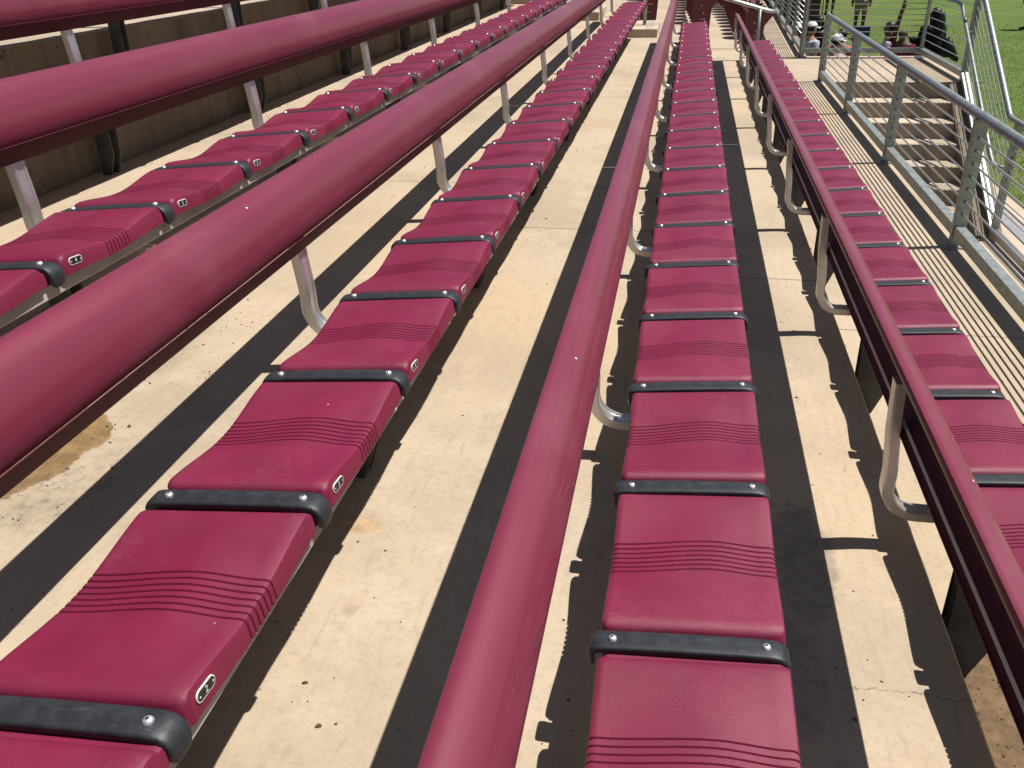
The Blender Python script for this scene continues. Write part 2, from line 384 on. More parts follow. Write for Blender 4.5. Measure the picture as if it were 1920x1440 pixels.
def strap_mesh():
    # path in the u-w plane: (u, w, du, dw = outward normal)
    P = [(-.283, -.042), (-.283, -.020), (-.281, -.011), (-.2755, -.0035), (-.265, -.001)]
    P += [(-.22, .0), (-.15, .0012), (-.08, .0012), (-.03, .0006), (.0, 0)]
    P += [(.010, -.0008), (.022, -.0038), (.031, -.0110), (.0355, -.020), (.0368, -.029), (.0365, -.038), (.0350, -.046), (.0325, -.051)]
    n = len(P); path = []
    for i, (u, wv) in enumerate(P):
        a = P[max(0, i-1)]; b = P[min(n-1, i+1)]; d = Vector((b[0]-a[0], b[1]-a[1])).normalized(); N = Vector((-d.y, d.x))
        hw = .0215; th = .0115
        if i >= n-3: hw = [.0205, .0185, .0135][i-(n-3)]; th = [.011, .010, .008][i-(n-3)]
        if i == 0: hw = .016; th = .009
        def fn(s, h, u=u, wv=wv, N=N, hw=hw, th=th): return uw(u + N.x*(h*th - th), s*hw, wv + N.y*(h*th - th))
        path.append(fn)
    prof = [(-1, 0), (-1, .66), (-.93, .90), (-.80, 1), (-.3, 1.03), (.3, 1.03), (.80, 1), (.93, .90), (1, .66), (1, 0)]
    return MB().sweep(prof, path, 0, True).mesh('strap', M['rubber'], R(40))
def screw_mesh():
    mb = MB(); v = [(0, 0, .0048)]; prof = [(.0022, .0048), (.0048, .0039), (.0066, .0019), (.0073, -.001)]; n = 14
    hole = [(.0024*math.cos(2*math.pi*i/6), .0024*math.sin(2*math.pi*i/6), .0050) for i in range(6)]
    verts = v + [(r_*math.cos(2*math.pi*i/n), r_*math.sin(2*math.pi*i/n), z) for r_, z in prof for i in range(n)]
    faces = [(0, 1+i, 1+(i+1) % n) for i in range(n)]
    for q in range(len(prof)-1):
        for i in range(n): faces.append((1+q*n+i, 1+(q+1)*n+i, 1+(q+1)*n+(i+1) % n, 1+q*n+(i+1) % n))
    mb.add(verts, faces, 0, True); mb.add(hole, [tuple(range(6))], 1)
    return mb.mesh('screw', [M['screw'], M['hole']])
plate_cache = {}
def plate_mesh(num):
    if num in plate_cache: return plate_cache[num]
    mb = MB()
    def caps(a, b, x, th, mi, n=8):
        pts = [(a*math.cos(t)*.5 if False else 0, 0) for t in []]
        ring = []
        for sgn, t0 in ((1, -math.pi/2), (-1, math.pi/2)):
            for i in range(n+1):
                t = t0 + math.pi*i/n; ring.append((sgn*(a-b) + b*math.cos(t), b*math.sin(t)))
        m = len(ring); vv = [(x, p, q) for p, q in ring] + [(x-th, p, q) for p, q in ring]
        mb.add(vv, [tuple(range(m))] + [(i, (i+1) % m, m+(i+1) % m, m+i) for i in range(m)], mi)
    caps(.0215, .0086, .0018, .0018, 1); caps(.0198, .0068, .0023, .0006, 0)
    for s in (-1, 1):
        n = 8; mb.add([(.0028, s*.0155 + .0016*math.cos(2*math.pi*i/n), .0016*math.sin(2*math.pi*i/n)) for i in range(n)], [tuple(range(n))], 1)
    cu = bpy.data.curves.new('digits', 'FONT'); cu.body = str(num); cu.size = .0138; cu.align_x = 'CENTER'; cu.align_y = 'CENTER'; cu.resolution_u = 3
    ob = bpy.data.objects.new('digits', cu); col.objects.link(ob)
    dg = bpy.context.evaluated_depsgraph_get(); tm = bpy.data.meshes.new_from_object(ob.evaluated_get(dg))
    mb.add([(.0027, q.co.x, q.co.y) for q in tm.vertices], [tuple(p.vertices) for p in tm.polygons], 1)
    bpy.data.objects.remove(ob); bpy.data.curves.remove(cu); bpy.data.meshes.remove(tm)
    plate_cache[num] = mb.mesh('number_plate', [M['pblack'], M['pwhite']]); return plate_cache[num]
def shell_profile():
    # open aluminium shell: outer skin from the rear hook over the top and down the front, then back along the inside
    out = [(-.4015, .2790), (-.4010, .2900), (-.3985, .2965), (-.3920, .2990), (-.3820, .2975), (-.3700, .2935), (-.3560, .2850), (-.3450, .2730), (-.3360, .2570), (-.3290, .2380), (-.3245, .2170), (-.3230, .1980), (-.3240, .1830), (-.3275, .1700), (-.3315, .1590), (-.3380, .1500)]
    n = len(out); ins = []
    for i, (x, z) in enumerate(out):
        a = out[max(0, i-1)]; b = out[min(n-1, i+1)]; d = Vector((b[0]-a[0], b[1]-a[1])).normalized(); ins.append((x + d.y*.0035, z - d.x*.0035))
    ins[0] = (-.3975, .2790); ins[-1] = (-.3405, .1520)
    return out + ins[::-1]
def lip_profile():
    return [(-.3315, .1515), (-.3325, .1530), (-.3340, .1515), (-.3640, .1065), (-.3660, .1065), (-.3665, .1030), (-.3620, .1020)]
def backrest_mesh(y0, y1):
    n = max(2, int((y1-y0)/.5)); ys = [y0 + (y1-y0)*i/n for i in range(n+1)]
    P = [lambda a, b, y=y: (a, y, b) for y in ys]
    sp_ = shell_profile(); m_ = len(sp_); mb = MB().sweep(sp_, P, 0, True)
    mb.mi = [2 if (i < (len(P)-1)*m_ and (i % m_) >= m_//2) else 0 for i in range(len(mb.f))]  # inner faces of the shell get the maroon with shade painted in
    mb.sweep(lip_profile(), P, 2, False)
    for z0, z1 in ((.2885, .2925), (.281, .2845)): mb.sweep([(-.3965, z1), (-.391, z1-.001), (-.391, z0), (-.3965, z0)], P, 0, False)
    mb.sweep([(-.3505, .1270), (-.3525, .1280), (-.3568, .1216), (-.3548, .1206)], P, 1, False)  # narrow strip added inside the lip to draw the slot's sunlight
    return mb.mesh('backrest', [M['paint'], M['slotlight'], M['lip']], R(40))
def upright_mesh():
    xc, r = -.367, .078; P = [(-.384, .246), (-.3785, .105), (-.3715, .04), (xc, -.01), (xc, -.052)]
    for i in range(1, 9):
        t = math.pi/2*i/8; P.append((xc + r*(1-math.cos(t)), -.052 - r*math.sin(t)))
    P += [(-.20, -.130), (-.04, -.130)]
    n = len(P); path = []
    for i, (x, z) in enumerate(P):
        a = P[max(0, i-1)]; b = P[min(n-1, i+1)]; d = Vector((b[0]-a[0], b[1]-a[1])).normalized(); N = Vector((d.y, -d.x))
        path.append(lambda s, h, x=x, z=z, N=N: (x + N.x*h, s, z + N.y*h))
    e, q = .024, .0145
    prof = [(-e, -q+.004), (-e+.004, -q), (-e+.012, -q), (-e+.014, -q+.003), (e-.014, -q+.003), (e-.012, -q), (e-.004, -q), (e, -q+.004), (e, q-.004), (e-.004, q), (-e+.004, q), (-e, q-.004)]
    return MB().sweep(prof, path, 0, True).mesh('upright', M['alu'], R(35))
def pedestal_mesh(h, a0, a1):
    mb = MB(); prof = [(a0, -.074), (a1, -.074), (a1, -h+.09), (a1-.035, -h), (a0, -h)]
    mb.sweep(prof, [lambda a, b: (a, -.028, b), lambda a, b: (a, -.022, b)]); mb.sweep(prof, [lambda a, b: (a, .022, b), lambda a, b: (a, .028, b)])
    mb.box((a0+.004, -.022, -h+.008), (a0+.010, .022, -.078))
    return mb.mesh('pedestal', M['bracket'])
def plank_mesh(y0, y1):
    prof = [(-.232, -.046), (-.232, -.072), (-.228, -.075), (.010, -.075), (.014, -.072), (.014, -.046), (.010, -.043), (-.228, -.043)]
    return MB().sweep(prof, [lambda a, b: uw(a, y0, b), lambda a, b: uw(a, y1, b)]).mesh('plank', M['plank'])
SEAT, STRAP, SCREW, UPR, PED, PEDL = seat_mesh(), strap_mesh(), screw_mesh(), upright_mesh(), pedestal_mesh(.44, -.215, -.150), pedestal_mesh(.468, -.220, -.112)

def bench(k, n0, n1, seam, label):
    yc = Y0 + L*(n0+n1)/2
    b = thing('bleacher_bench', label, 'bench', (sx(k), yc, fz(k)), group='maroon benches in rows on the terrace')
    z = sz(k) - fz(k)
    ya, yb = Y0 + L*n0 - .03 - yc, Y0 + L*n1 + .03 - yc
    link('plank', plank_mesh(ya, yb), b, (0, 0, z))
    link('backrest', backrest_mesh(ya, seam - .0025 - yc), b, (0, 0, z)); link('backrest', backrest_mesh(seam + .0025 - yc, yb), b, (0, 0, z))
    for n in range(n0, n1):
        s = link('seat', SEAT, b, (rnd.uniform(-.002, .002), Y0 + L*n - yc + rnd.uniform(-.0012, .0012), z + rnd.uniform(-.0012, .0012))); s.rotation_euler = (rnd.uniform(-.003, .003), rnd.uniform(-.006, .006), rnd.uniform(-.004, .004))
        if k < 0: p = link('number_plate', plate_mesh(n+3 if n+3 > 0 else n+30), s, uw(.0308, .070, -.0175))
        if k < 0: p.rotation_euler = (R(-5), R(-4.6), 0)
    for n in range(n0, n1+1):
        s = link('strap', STRAP, b, (rnd.uniform(-.0025, .0025), Y0 + L*n - yc, z)); s.rotation_euler = (0, 0, rnd.uniform(-.012, .012))
        for u in (0, -.2434):
            q = link('screw', SCREW, s, uw(u, 0, .0005)); q.rotation_euler = (0, -TILT, rnd.random()*3)
    m = -1 if n0 < -1 else 0
    while True:
        y = Y0 + L*2 + 3*L*m
        if y > Y0 + L*n1: break
        if y > Y0 + L*n0 - .02:
            link('upright', UPR, b, (0, y - yc, z)); link('pedestal', PEDL if k == 1 else PED, b, (0, y - .18 - yc, z - (.015 if k < -2 else 0) + (.015 if k < -2 else 0)))
        m += 1
    return b
bench(1, -3, 23, 6.9, 'maroon bench row nearest the cable railing, its backrest seen from behind')
bench(0, -3, 23, 5.25, 'maroon bench row running up the middle of the photo, in front of the steepest backrest')
bench(-1, -3, 24, 6.05, 'maroon bench row with plates two and three in front, left of the middle row')
bench(-2, -3, 24, 6.5, 'maroon bench row at the left with plates four and five, before the stained wall')
bench(-3, -3, 24, 6.5, 'maroon bench row in the top left corner, only its backrest showing')
bench(-4, -3, 24, 6.5, 'uppermost maroon bench row, above the stained wall and hidden by other backrests')

# ------------------------------------------------------------------ tip-up chairs beyond the aisle
def chair_parts():
    W = .235; n = 10
    # back panel with rounded top, leaning back a little
    mb = MB(); out = [(-W, .0)]; out += [(-W, .22)]
    for i in range(n+1):
        t = math.pi - math.pi*i/n; out.append((W*math.cos(t), .22 + .19*math.sin(t)**.8 if 0 < i < n else .22))
    out += [(W, 0)]
    def bk(th): return lambda a, b: (th - .13*b + .05*(a/W)**2, a, b + .40)
    mb.sweep(out, [bk(-.016), bk(.016)]); back = mb.mesh('backrest', M['chair'], R(35))
    # folded seat
    mb = MB(); out = [(-.22, .06), (-.2, 0), (.2, 0), (.22, .06), (.22, .33), (.18, .38), (-.18, .38), (-.22, .33)]
    mb.sweep(out, [lambda a, b: (.06 - .08*b, a, b + .36), lambda a, b: (.115 - .05*b - .06*(b-.2)**2, a, b + .36)]); seat = mb.mesh('seat', M['chair'], R(35))
    # cast standard between two chairs
    mb = MB(); prof = [(-.02, .0), (.13, 0), (.14, .02), (.085, .08), (.08, .42), (.30, .55), (.33, .585), (.31, .60), (.05, .585), (-.04, .50), (.0, .36), (.02, .08), (-.02, .02)]
    mb.sweep(prof, [lambda a, b: (a, -.014, b), lambda a, b: (a, .014, b)]); std = mb.mesh('standard', M['chair'], R(35))
    # solid end panel facing the aisle
    mb = MB(); prof = [(.0, .02), (.20, .02), (.22, .10), (.24, .42), (.35, .56), (.35, .60), (.31, .62), (.0, .62), (-.03, .58), (-.03, .40), (-.01, .10)]
    mb.sweep(prof, [lambda a, b: (a, -.03, b), lambda a, b: (a, .0, b)])
    for bx_, bz in ((.10, .46), (.13, .36), (.11, .28), (.145, .28), (.12, .18)):
        mb.tube([(bx_, -.030, bz), (bx_, -.036, bz)], .008, 8, 1)
    for zz in (.55, .585): mb.box((.02, -.034, zz), (.27, -.0305, zz + .012), 0)
    end = mb.mesh('end_panel', [M['chair'], M['screw']], R(35))
    return back, seat, std, end
BACK, CSEAT, STD, END = chair_parts()
def chair_row(k, cnt, where):
    for i in range(cnt):
        y = 13.82 + .03 + .285 + .566*i; xo = -.0024*(max(0, i-1))**2
        a = math.atan(.0084*max(0, i-1))
        c = thing('stadium_chair', 'maroon tip-up chair, %s from the aisle in the row %s' % (ORD[i], where), 'chair', (sx(k) - .12 + xo, y, fz(k)), a, 'folded tip-up chairs beyond the aisle')
        link('backrest', BACK, c); link('seat', CSEAT, c); link('standard', STD, c, (0, .287, 0))
        if i == 0: link('end_panel', END, c, (0, -.285, 0))
chair_row(1, 14, 'next to the railing'); chair_row(0, 14, 'beyond the middle bench'); chair_row(-1, 14, 'left of the middle')

# ------------------------------------------------------------------ railings
def post_part(par, p, h, wx=.075, wy=.034, base=True, along=None):
    mb = MB(); mb.box((-wx/2, -wy/2, .0), (wx/2, wy/2, h), 0, .004)
    for i in range(7):
        z = h - .10 - i*.0715
        if z < .14: break
        for s in (-1, 1): mb.tube([(0, s*(wy/2), z), (0, s*(wy/2 + .003), z)], .0085, 8, 1)
    o = mb.build('post', [M['galv'], M['hole']], par, p)
    if along: o.rotation_euler = (0, 0, along)
    if base: MB().box((-.075, -.06, .0), (.075, .06, .012), 0, .003).build('base_plate', M['galv'], o)
    return o
def straight_rail(name, label, pts, h=.73, cables=7, toe=True, topr=.028, ang=0.0, skip_top=False):
    # pts: post bases along a straight line
    o = Vector(pts[0]); r_ = thing(name, label, 'railing', o, group='galvanised cable railings')
    A, B = Vector((0, 0, 0)), Vector(pts[-1]) - o
    d = (B - A).normalized(); side = Vector((-d.y, d.x, 0)).normalized(); up = Vector((0, 0, 1))
    yaw = math.atan2(-d.x, d.y)
    for p in pts: post_part(r_, Vector(p) - o, h - .01, along=yaw)
    mb = MB(); e = d*.06
    mb.tube([A - e + up*h, B + e + up*h], topr, 14); mb.build('top_rail', M['galv'], r_, sharp=R(40))
    for i in range(cables):
        z = up*(h - .11 - i*.0715); MB().tube([A + z, B + z], .0056, 6).build('cable', M['cable'], r_)
    if toe:
        for p, q in zip(pts[:-1], pts[1:]):
            P, Q = Vector(p) - o + d*.022, Vector(q) - o - d*.022
            prof = [(-.028, .062), (.028, .062), (.028, .125), (-.028, .125)]
            mb = MB(); mb.sweep(prof, [lambda a, b: tuple(P + side*a + up*b), lambda a, b: tuple(Q + side*a + up*b)]); mb.build('toe_board', M['galv'], r_)
    return r_
straight_rail('cable_railing', 'long galvanised cable railing along the left of the stairs, its thick tube nearest the camera', [(1.605, y, ZD) for y in (1.11, 3.20, 5.29, 7.38, 9.47, 11.56)], .735)
straight_rail('cable_railing', 'short cable railing across the far edge of the stair landing', [(1.61, 13.77, ZD), (3.20, 13.77, ZD)], .95, 9)
straight_rail('cable_railing', 'far cable railing beyond the landing, running along the chair rows', [(1.61 + .24*(y-13.77)/8.9, y, ZD) for y in (13.86, 15.45, 17.2, 19.1, 21.0, 23.0, 25.0)], .95, 9)
# right railing: landing piece, slope with the stairs, level piece below
X = 3.20; r_ = thing('cable_railing', 'cable railing sloping down the right side of the stairs against the grass', 'railing', (X, 11.55, 0), group='galvanised cable railings')
yL, yS, yE, yN = 13.70, 11.55, 9.42, 4.9; up = Vector((0, 0, 1)); zl = 1.10
zlow = .0
for y, z, h in ((yS, ZD, zl-.03), (yE, zlow, 1.165), (7.3, zlow, 1.155), (5.2, zlow, 1.15)): post_part(r_, (0, y-yS, z), h)
path = [(0, yL-yS, ZD+zl), (0, .12, ZD+zl), (0, .08, ZD+zl-.008), (0, .04, ZD+zl-.03), (0, 9.745-yS, 1.21), (0, 9.71-yS, 1.192), (0, 9.67-yS, 1.182), (0, yN-yS, 1.165)]
MB().tube(path, .028, 14).build('top_rail', M['galv'], r_, sharp=R(50))
for i in range(9):
    z = .14 + i*.098
    MB().tube([(0, yL-yS, ZD+z), (0, 0, ZD+z), (0, yE-yS, zlow+z), (0, yN-yS, zlow+z)], .0056, 6).build('cable', M['cable'], r_)
for (ya, za, yb_, zb) in ((yL, ZD, yS+.022, ZD), (yS-.022, ZD-.012, yE+.022, zlow+.012), (yE-.022, zlow, 7.322, zlow), (7.278, zlow, yN, zlow)):
    mb = MB(); prof = [(-.036, .058), (.036, .058), (.036, .125), (-.036, .125)]
    mb.sweep(prof, [lambda a, b: (a, ya-yS, za+b), lambda a, b: (a, yb_-yS, zb+b)]); mb.build('toe_board', M['galv'], r_)
# inner handrail on brackets
hx = -.10; hp = [(hx, .95, ZD+.83), (hx, .45, ZD+.83), (hx, .25, ZD+.81)]
ye = yE-yS+.28; ze = ZD + .81 + (ye-.25)*.60
hp += [(hx, ye, ze), (hx, ye-.10, ze-.045), (hx+.03, ye-.17, ze-.065), (-.02, ye-.20, ze-.07)]
MB().tube(hp, .019, 12).build('handrail', M['galv'], r_, sharp=R(50))
mb = MB()
for t in (.15, .5, .85):
    y = .25 + (ye-.25)*t; z = ZD + .81 + (y-.25)*.60; mb.tube([(hx, y, z-.015), (hx+.02, y, z-.06), (-.01, y, z-.07)], .008, 8)
mb.build('handrail_bracket', M['galv'], r_)

# aisle handrail climbing between benches and chairs
ah = thing('aisle_handrail', 'looped steel tube handrail climbing the aisle beyond the benches', 'handrail', (.90, 12.7, ZD))
def zt(x): return .73 - (x)*.277
loop = [(-2.6, 0, zt(-2.6)), (-.10, 0, zt(-.10)), (.0, 0, zt(0)), (.10, 0, zt(.10)), (.16, .02, zt(.13)+.0), (.195, .07, zt(.15)), (.19, .13, zt(.15)), (.14, .17, zt(.12)), (.05, .18, zt(.05)), (-.3, .18, zt(-.3)), (-2.6, .18, zt(-2.6))]
MB().tube(loop, .021, 12).build('tube_loop', M['galv'], ah)
MB().tube([(0, 0, 0), (0, 0, zt(0))], .024, 12).build('post', M['galv'], ah)
MB().tube([(-1.48, 0, SZ*2 + .0), (-1.48, 0, zt(-1.48))], .024, 12).build('post', M['galv'], ah)

# ------------------------------------------------------------------ litter on the concrete
mb = MB()
def chip(x, y, z, s):
    a = rnd.random()*6.28; n = rnd.choice((4, 5, 6)); el = .35 + .5*rnd.random()
    pts = [(math.cos(2*math.pi*i/n + rnd.random()*.6), math.sin(2*math.pi*i/n + rnd.random()*.6)) for i in range(n)]
    P = [(x + s*(p*math.cos(a) - q*el*math.sin(a)), y + s*(p*math.sin(a) + q*el*math.cos(a))) for p, q in pts]
    h = [.0008 + s*.25*rnd.random() for _ in P]
    v = [(p, q, z + .0005) for p, q in P] + [(p, q, z + .001 + hh) for (p, q), hh in zip(P, h)]
    mb.add(v, [tuple(range(n))[::-1], tuple(range(n, 2*n))] + [(i, (i+1) % n, n+(i+1) % n, n+i) for i in range(n)])
for _ in range(330):
    k = rnd.choice((-2, -1, -1, 0, 0, 1, 1)); x = ex(k) + rnd.random()*.72; y = 1.0 + 9*rnd.random()**1.8
    chip(x, y, fz(k), .0016 + .0050*rnd.random()**3)
for _ in range(420): chip(.70 + .36*rnd.random(), .9 + 1.0*rnd.random(), ZD, .0012 + .0045*rnd.random()**2)
for _ in range(160): chip(-1.62 + .45*rnd.random(), 1.2 + 1.2*rnd.random(), fz(-2), .001 + .003*rnd.random()**2)
for _ in range(120): chip(ex(-3) + .06 + .5*rnd.random(), 1.5 + 6*rnd.random(), fz(-3), .0015 + .004*rnd.random()**2)
tag(mb.build('litter', M['debris']), 'crumbs of dead leaf and grit on the concrete treads', 'litter', kind='stuff')

# grass blades along the near edge of the field, for a soft uneven surface
mb = MB()
for _ in range(26000):
    y = 5 + 27*rnd.random()**1.3; x = 3.87 + (1.2 + y*.24)*rnd.random()
    h = .02 + .03*rnd.random(); a = rnd.random()*6.28; b = rnd.random()*6.28; wd = .006
    mb.add([(x - wd*math.cos(a), y - wd*math.sin(a), 0), (x + wd*math.cos(a), y + wd*math.sin(a), 0), (x + .018*math.cos(b), y + .018*math.sin(b), h)], [(0, 1, 2)])
tag(mb.build('grass', M['blade']), 'short green grass of the field edge', 'grass', kind='stuff')

# ------------------------------------------------------------------ people by the field
skin_m = [flat('skin_brown', (.20, .10, .062), .6), flat('skin_dark', (.085, .042, .028), .6), flat('skin_tan', (.36, .20, .13), .6)]
def cloth(c): return flat('cloth_%02d' % rnd.randrange(99), c, .9, .15)
hairm = flat('hair_black', (.008, .007, .008), .45)
def skinned(name, mat, verts, edges, radii, par, loc=(0, 0, 0), root=0, sub=1):
    me = bpy.data.meshes.new(name); me.from_pydata(verts, edges, []); me.materials.append(mat)
    o = link(name, me, par, loc)
    o.modifiers.new('Skin', 'SKIN')
    for i, rr in enumerate(radii): me.skin_vertices[0].data[i].radius = rr if isinstance(rr, tuple) else (rr, rr)
    me.skin_vertices[0].data[root].use_root = True
    o.modifiers['Skin'].use_smooth_shade = True
    s = o.modifiers.new('Subdivision', 'SUBSURF'); s.levels = sub; s.render_levels = sub
    return o
def person(label, loc, yaw, H, pose='stand', skin=0, shirt=(.3, .3, .3), legs=(.05, .05, .06), hair='short', cap=None, arms=None, group='people beside the field', sleeves=1, shorts=False, loose=1.10):
    P = thing('person', label, 'person', loc, yaw, group)
    J = {}
    sit = pose == 'sit'; pz = .275 if sit else .52; dz = pz - .52
    lean = .05 if sit else 0
    def at(x, y, z): return (x*H, y*H, z*H)
    J['pelvis'] = (0, 0, pz); J['waist'] = (0, -.005+lean*.3, .61+dz); J['chest'] = (0, lean*.8, .715+dz); J['nb'] = (0, lean, .795+dz); J['neck'] = (0, .008+lean, .835+dz)
    J['jaw'] = (0, .018+lean, .872+dz); J['head'] = (0, .012+lean, .912+dz); J['crown'] = (0, .006+lean, .952+dz)
    rad = dict(pelvis=(.085, .062), waist=(.078, .056), chest=(.092, .062), nb=(.05, .045), neck=.030, jaw=(.033, .038), head=(.041, .049), crown=(.034, .040))
    E_ = [('pelvis', 'waist'), ('waist', 'chest'), ('chest', 'nb'), ('nb', 'neck'), ('neck', 'jaw'), ('jaw', 'head'), ('head', 'crown')]
    J['nose'] = (0, .062+lean, .900+dz); rad['nose'] = .009; E_.append(('head', 'nose'))
    for s, nm in ((-1, 'L'), (1, 'R')):
        J['ear'+nm] = (s*.046, .010+lean, .905+dz); rad['ear'+nm] = .009; E_.append(('head', 'ear'+nm))
        J['sh'+nm] = (s*.105, lean, .772+dz); rad['sh'+nm] = .040; E_.append(('nb', 'sh'+nm))
        el, wr = (arms or {}).get(nm, ((s*.135, -.01+lean, .615+dz), (s*.135, .05+lean, .485+dz)))
        if sit and not (arms or {}).get(nm): el, wr = (s*.135, .02, .615+dz), (s*.07, .16, .56+dz)
        J['el'+nm] = el; J['wr'+nm] = wr; rad['el'+nm] = .028; rad['wr'+nm] = .019
        E_ += [('sh'+nm, 'el'+nm), ('el'+nm, 'wr'+nm)]
        d = (Vector(wr) - Vector(el)).normalized(); pa = Vector(wr) + d*.040; J['pa'+nm] = tuple(pa); rad['pa'+nm] = (.019, .012); E_.append(('wr'+nm, 'pa'+nm))
        sd = d.cross(Vector((0, 1, .2))).normalized()
        for f in range(4):
            q = pa + d*(.030 + .008*(1.5-abs(f-1.5))) + sd*(.010*(f-1.5)); J['f%d%s' % (f, nm)] = tuple(q); rad['f%d%s' % (f, nm)] = .0045; E_.append(('pa'+nm, 'f%d%s' % (f, nm)))
        q = Vector(wr) + d*.035 + sd*.030*s; J['th'+nm] = tuple(q); rad['th'+nm] = .006; E_.append(('wr'+nm, 'th'+nm))
        if sit: J['hip'+nm] = (s*.055, .02, pz-.005); J['kn'+nm] = (s*.07, .235, pz+.005); J['an'+nm] = (s*.065, .22, .045); J['to'+nm] = (s*.07, .315, .018)
        else: J['hip'+nm] = (s*.052, 0, .49); J['kn'+nm] = (s*.058, .012, .285); J['an'+nm] = (s*.058, -.012, .045); J['to'+nm] = (s*.068, .08, .018)
        rad['hip'+nm] = .060; rad['kn'+nm] = .038; rad['an'+nm] = .024; rad['to'+nm] = (.024, .016)
        E_ += [('pelvis', 'hip'+nm), ('hip'+nm, 'kn'+nm), ('kn'+nm, 'an'+nm), ('an'+nm, 'to'+nm)]
    keys = list(J)
    def make(nm, mat, ks, mul, add=0, sub=1):
        idx = {k: i for i, k in enumerate(ks)}
        es = [(idx[a], idx[b]) for a, b in E_ if a in idx and b in idx]
        def rr(k):
            q = rad[k]; q = q if isinstance(q, tuple) else (q, q)
            return ((q[0]*mul+add)*H, (q[1]*mul+add)*H)
        return skinned(nm, mat, [at(*J[k]) for k in ks], es, [rr(k) for k in ks], P, sub=sub)
    make('body', skin_m[skin], keys, 1.0)
    ks = ['pelvis', 'waist', 'chest', 'nb', 'shL', 'shR', 'elL', 'elR']
    if sleeves == 2: ks += ['wrL', 'wrR']
    if sleeves == 1:
        for nm in 'LR':
            a, b = Vector(J['sh'+nm]), Vector(J['el'+nm]); J['el'+nm] = tuple(a.lerp(b, .75)); 
    make('shirt', cloth(shirt), ks, loose, .006)
    ks = ['pelvis', 'hipL', 'hipR', 'knL', 'knR'] + ([] if shorts else ['anL', 'anR'])
    make('trousers', cloth(legs), ks, 1.12, .004)
    mb = MB()
    for s in (-1, 1): mb.tube([at(s*.064, -.03 + J['an'+'LR'[(s+1)//2]][1], .016), at(s*.068, J['to'+'LR'[(s+1)//2]][1]+.02, .014)], [.030*H, .026*H], 8)
    mb.build('shoes', flat('shoe_dark', (.03, .03, .035)), P)
    hc = Vector(at(0, .004+lean, .915+dz))
    mb = MB(); bm = bmesh.new(); bmesh.ops.create_uvsphere(bm, u_segments=16, v_segments=12, radius=1)
    for v in bm.verts: v.co = hc + Vector((v.co.x*.052*H, v.co.y*.060*H - .003*H, v.co.z*.056*H + .006*H))
    for v in [v for v in bm.verts if (v.co.y - hc.y) > .018*H and (v.co.z - hc.z) < .026*H or (v.co.z - hc.z) < -.035*H]: bm.verts.remove(v)
    if hair != 'bald': mb.addbm(bm, 0, True)
    else: bm.free()
    if hair == 'long':
        pts = [hc + Vector((0, -.045*H, .01*H)), hc + Vector((0, -.062*H, -.06*H)), hc + Vector((0, -.060*H, -.13*H)), hc + Vector((0, -.045*H, -.19*H))]
        mb.tube(pts, [.050*H, .058*H, .056*H, .026*H], 12)
        for s in (-1, 1): mb.tube([hc + Vector((s*.044*H, -.01*H, .0)), hc + Vector((s*.050*H, -.015*H, -.07*H)), hc + Vector((s*.046*H, -.01*H, -.14*H))], [.022*H, .024*H, .010*H], 8)
    if hair != 'bald': mb.build('hair', hairm, P, sharp=R(60))
    mb = MB()
    for s in (-1, 1):
        bm = bmesh.new(); bmesh.ops.create_uvsphere(bm, u_segments=8, v_segments=6, radius=.006*H)
        bmesh.ops.translate(bm, vec=hc + Vector((s*.018*H, .053*H, .0)), verts=bm.verts[:]); mb.addbm(bm, 0, True)
    mb.build('eyes', hairm, P)
    mb = MB(); mb.tube([hc + Vector((-.014*H, .050*H, -.034*H)), hc + Vector((0, .054*H, -.036*H)), hc + Vector((.014*H, .050*H, -.034*H))], .005*H, 6); mb.build('mouth', flat('lip', (.2, .07, .06)), P)
    if cap:
        mb = MB(); bm = bmesh.new(); bmesh.ops.create_uvsphere(bm, u_segments=18, v_segments=12, radius=1)
        for v in bm.verts: v.co = hc + Vector((v.co.x*.056*H, v.co.y*.065*H, v.co.z*.062*H + .012*H))
        for v in [v for v in bm.verts if v.co.z < hc.z + .012*H]: bm.verts.remove(v)
        mb.addbm(bm, 0, True)
        prof = [(-.046, 0), (-.038, .042), (-.02, .062), (0, .068), (.02, .062), (.038, .042), (.046, 0)]
        zb = lambda a, b: .014 - .12*b - 3*a*a
        mb.sweep(prof, [lambda a, b: tuple(hc + Vector((a*H, (.045+b)*H, zb(a, b)*H))), lambda a, b: tuple(hc + Vector((a*H, (.045+b)*H, (zb(a, b)-.008)*H)))])
        mb.build('cap', cloth(cap), P, sharp=R(50))
    return P
ar = lambda e, wv: (e, wv)
# standing near the landing
person('woman in black jacket with long black hair and shoulder bag beside the landing', (4.10, 17.07, 0), R(38), 1.68, 'stand', 0, (.008, .008, .010), (.010, .012, .03), 'long',
       arms={'L': ((-.15, .02, .63), (-.10, .17, .68)), 'R': ((.14, -.02, .62), (.13, .09, .56))}, sleeves=2, loose=1.42)
person('person with short black hair and pale grey shirt standing beyond the landing railing', (3.18, 15.95, 0), R(70), 1.56, 'stand', 0, (.46, .43, .52), (.04, .03, .04), 'short')
person('bald person in maroon shirt with one arm stretched straight up', (3.36, 15.80, 0), R(160), 1.50, 'stand', 1, (.13, .014, .028), (.03, .03, .035), 'bald',
       arms={'R': ((.075, .0, .96), (.045, .0, 1.16))})
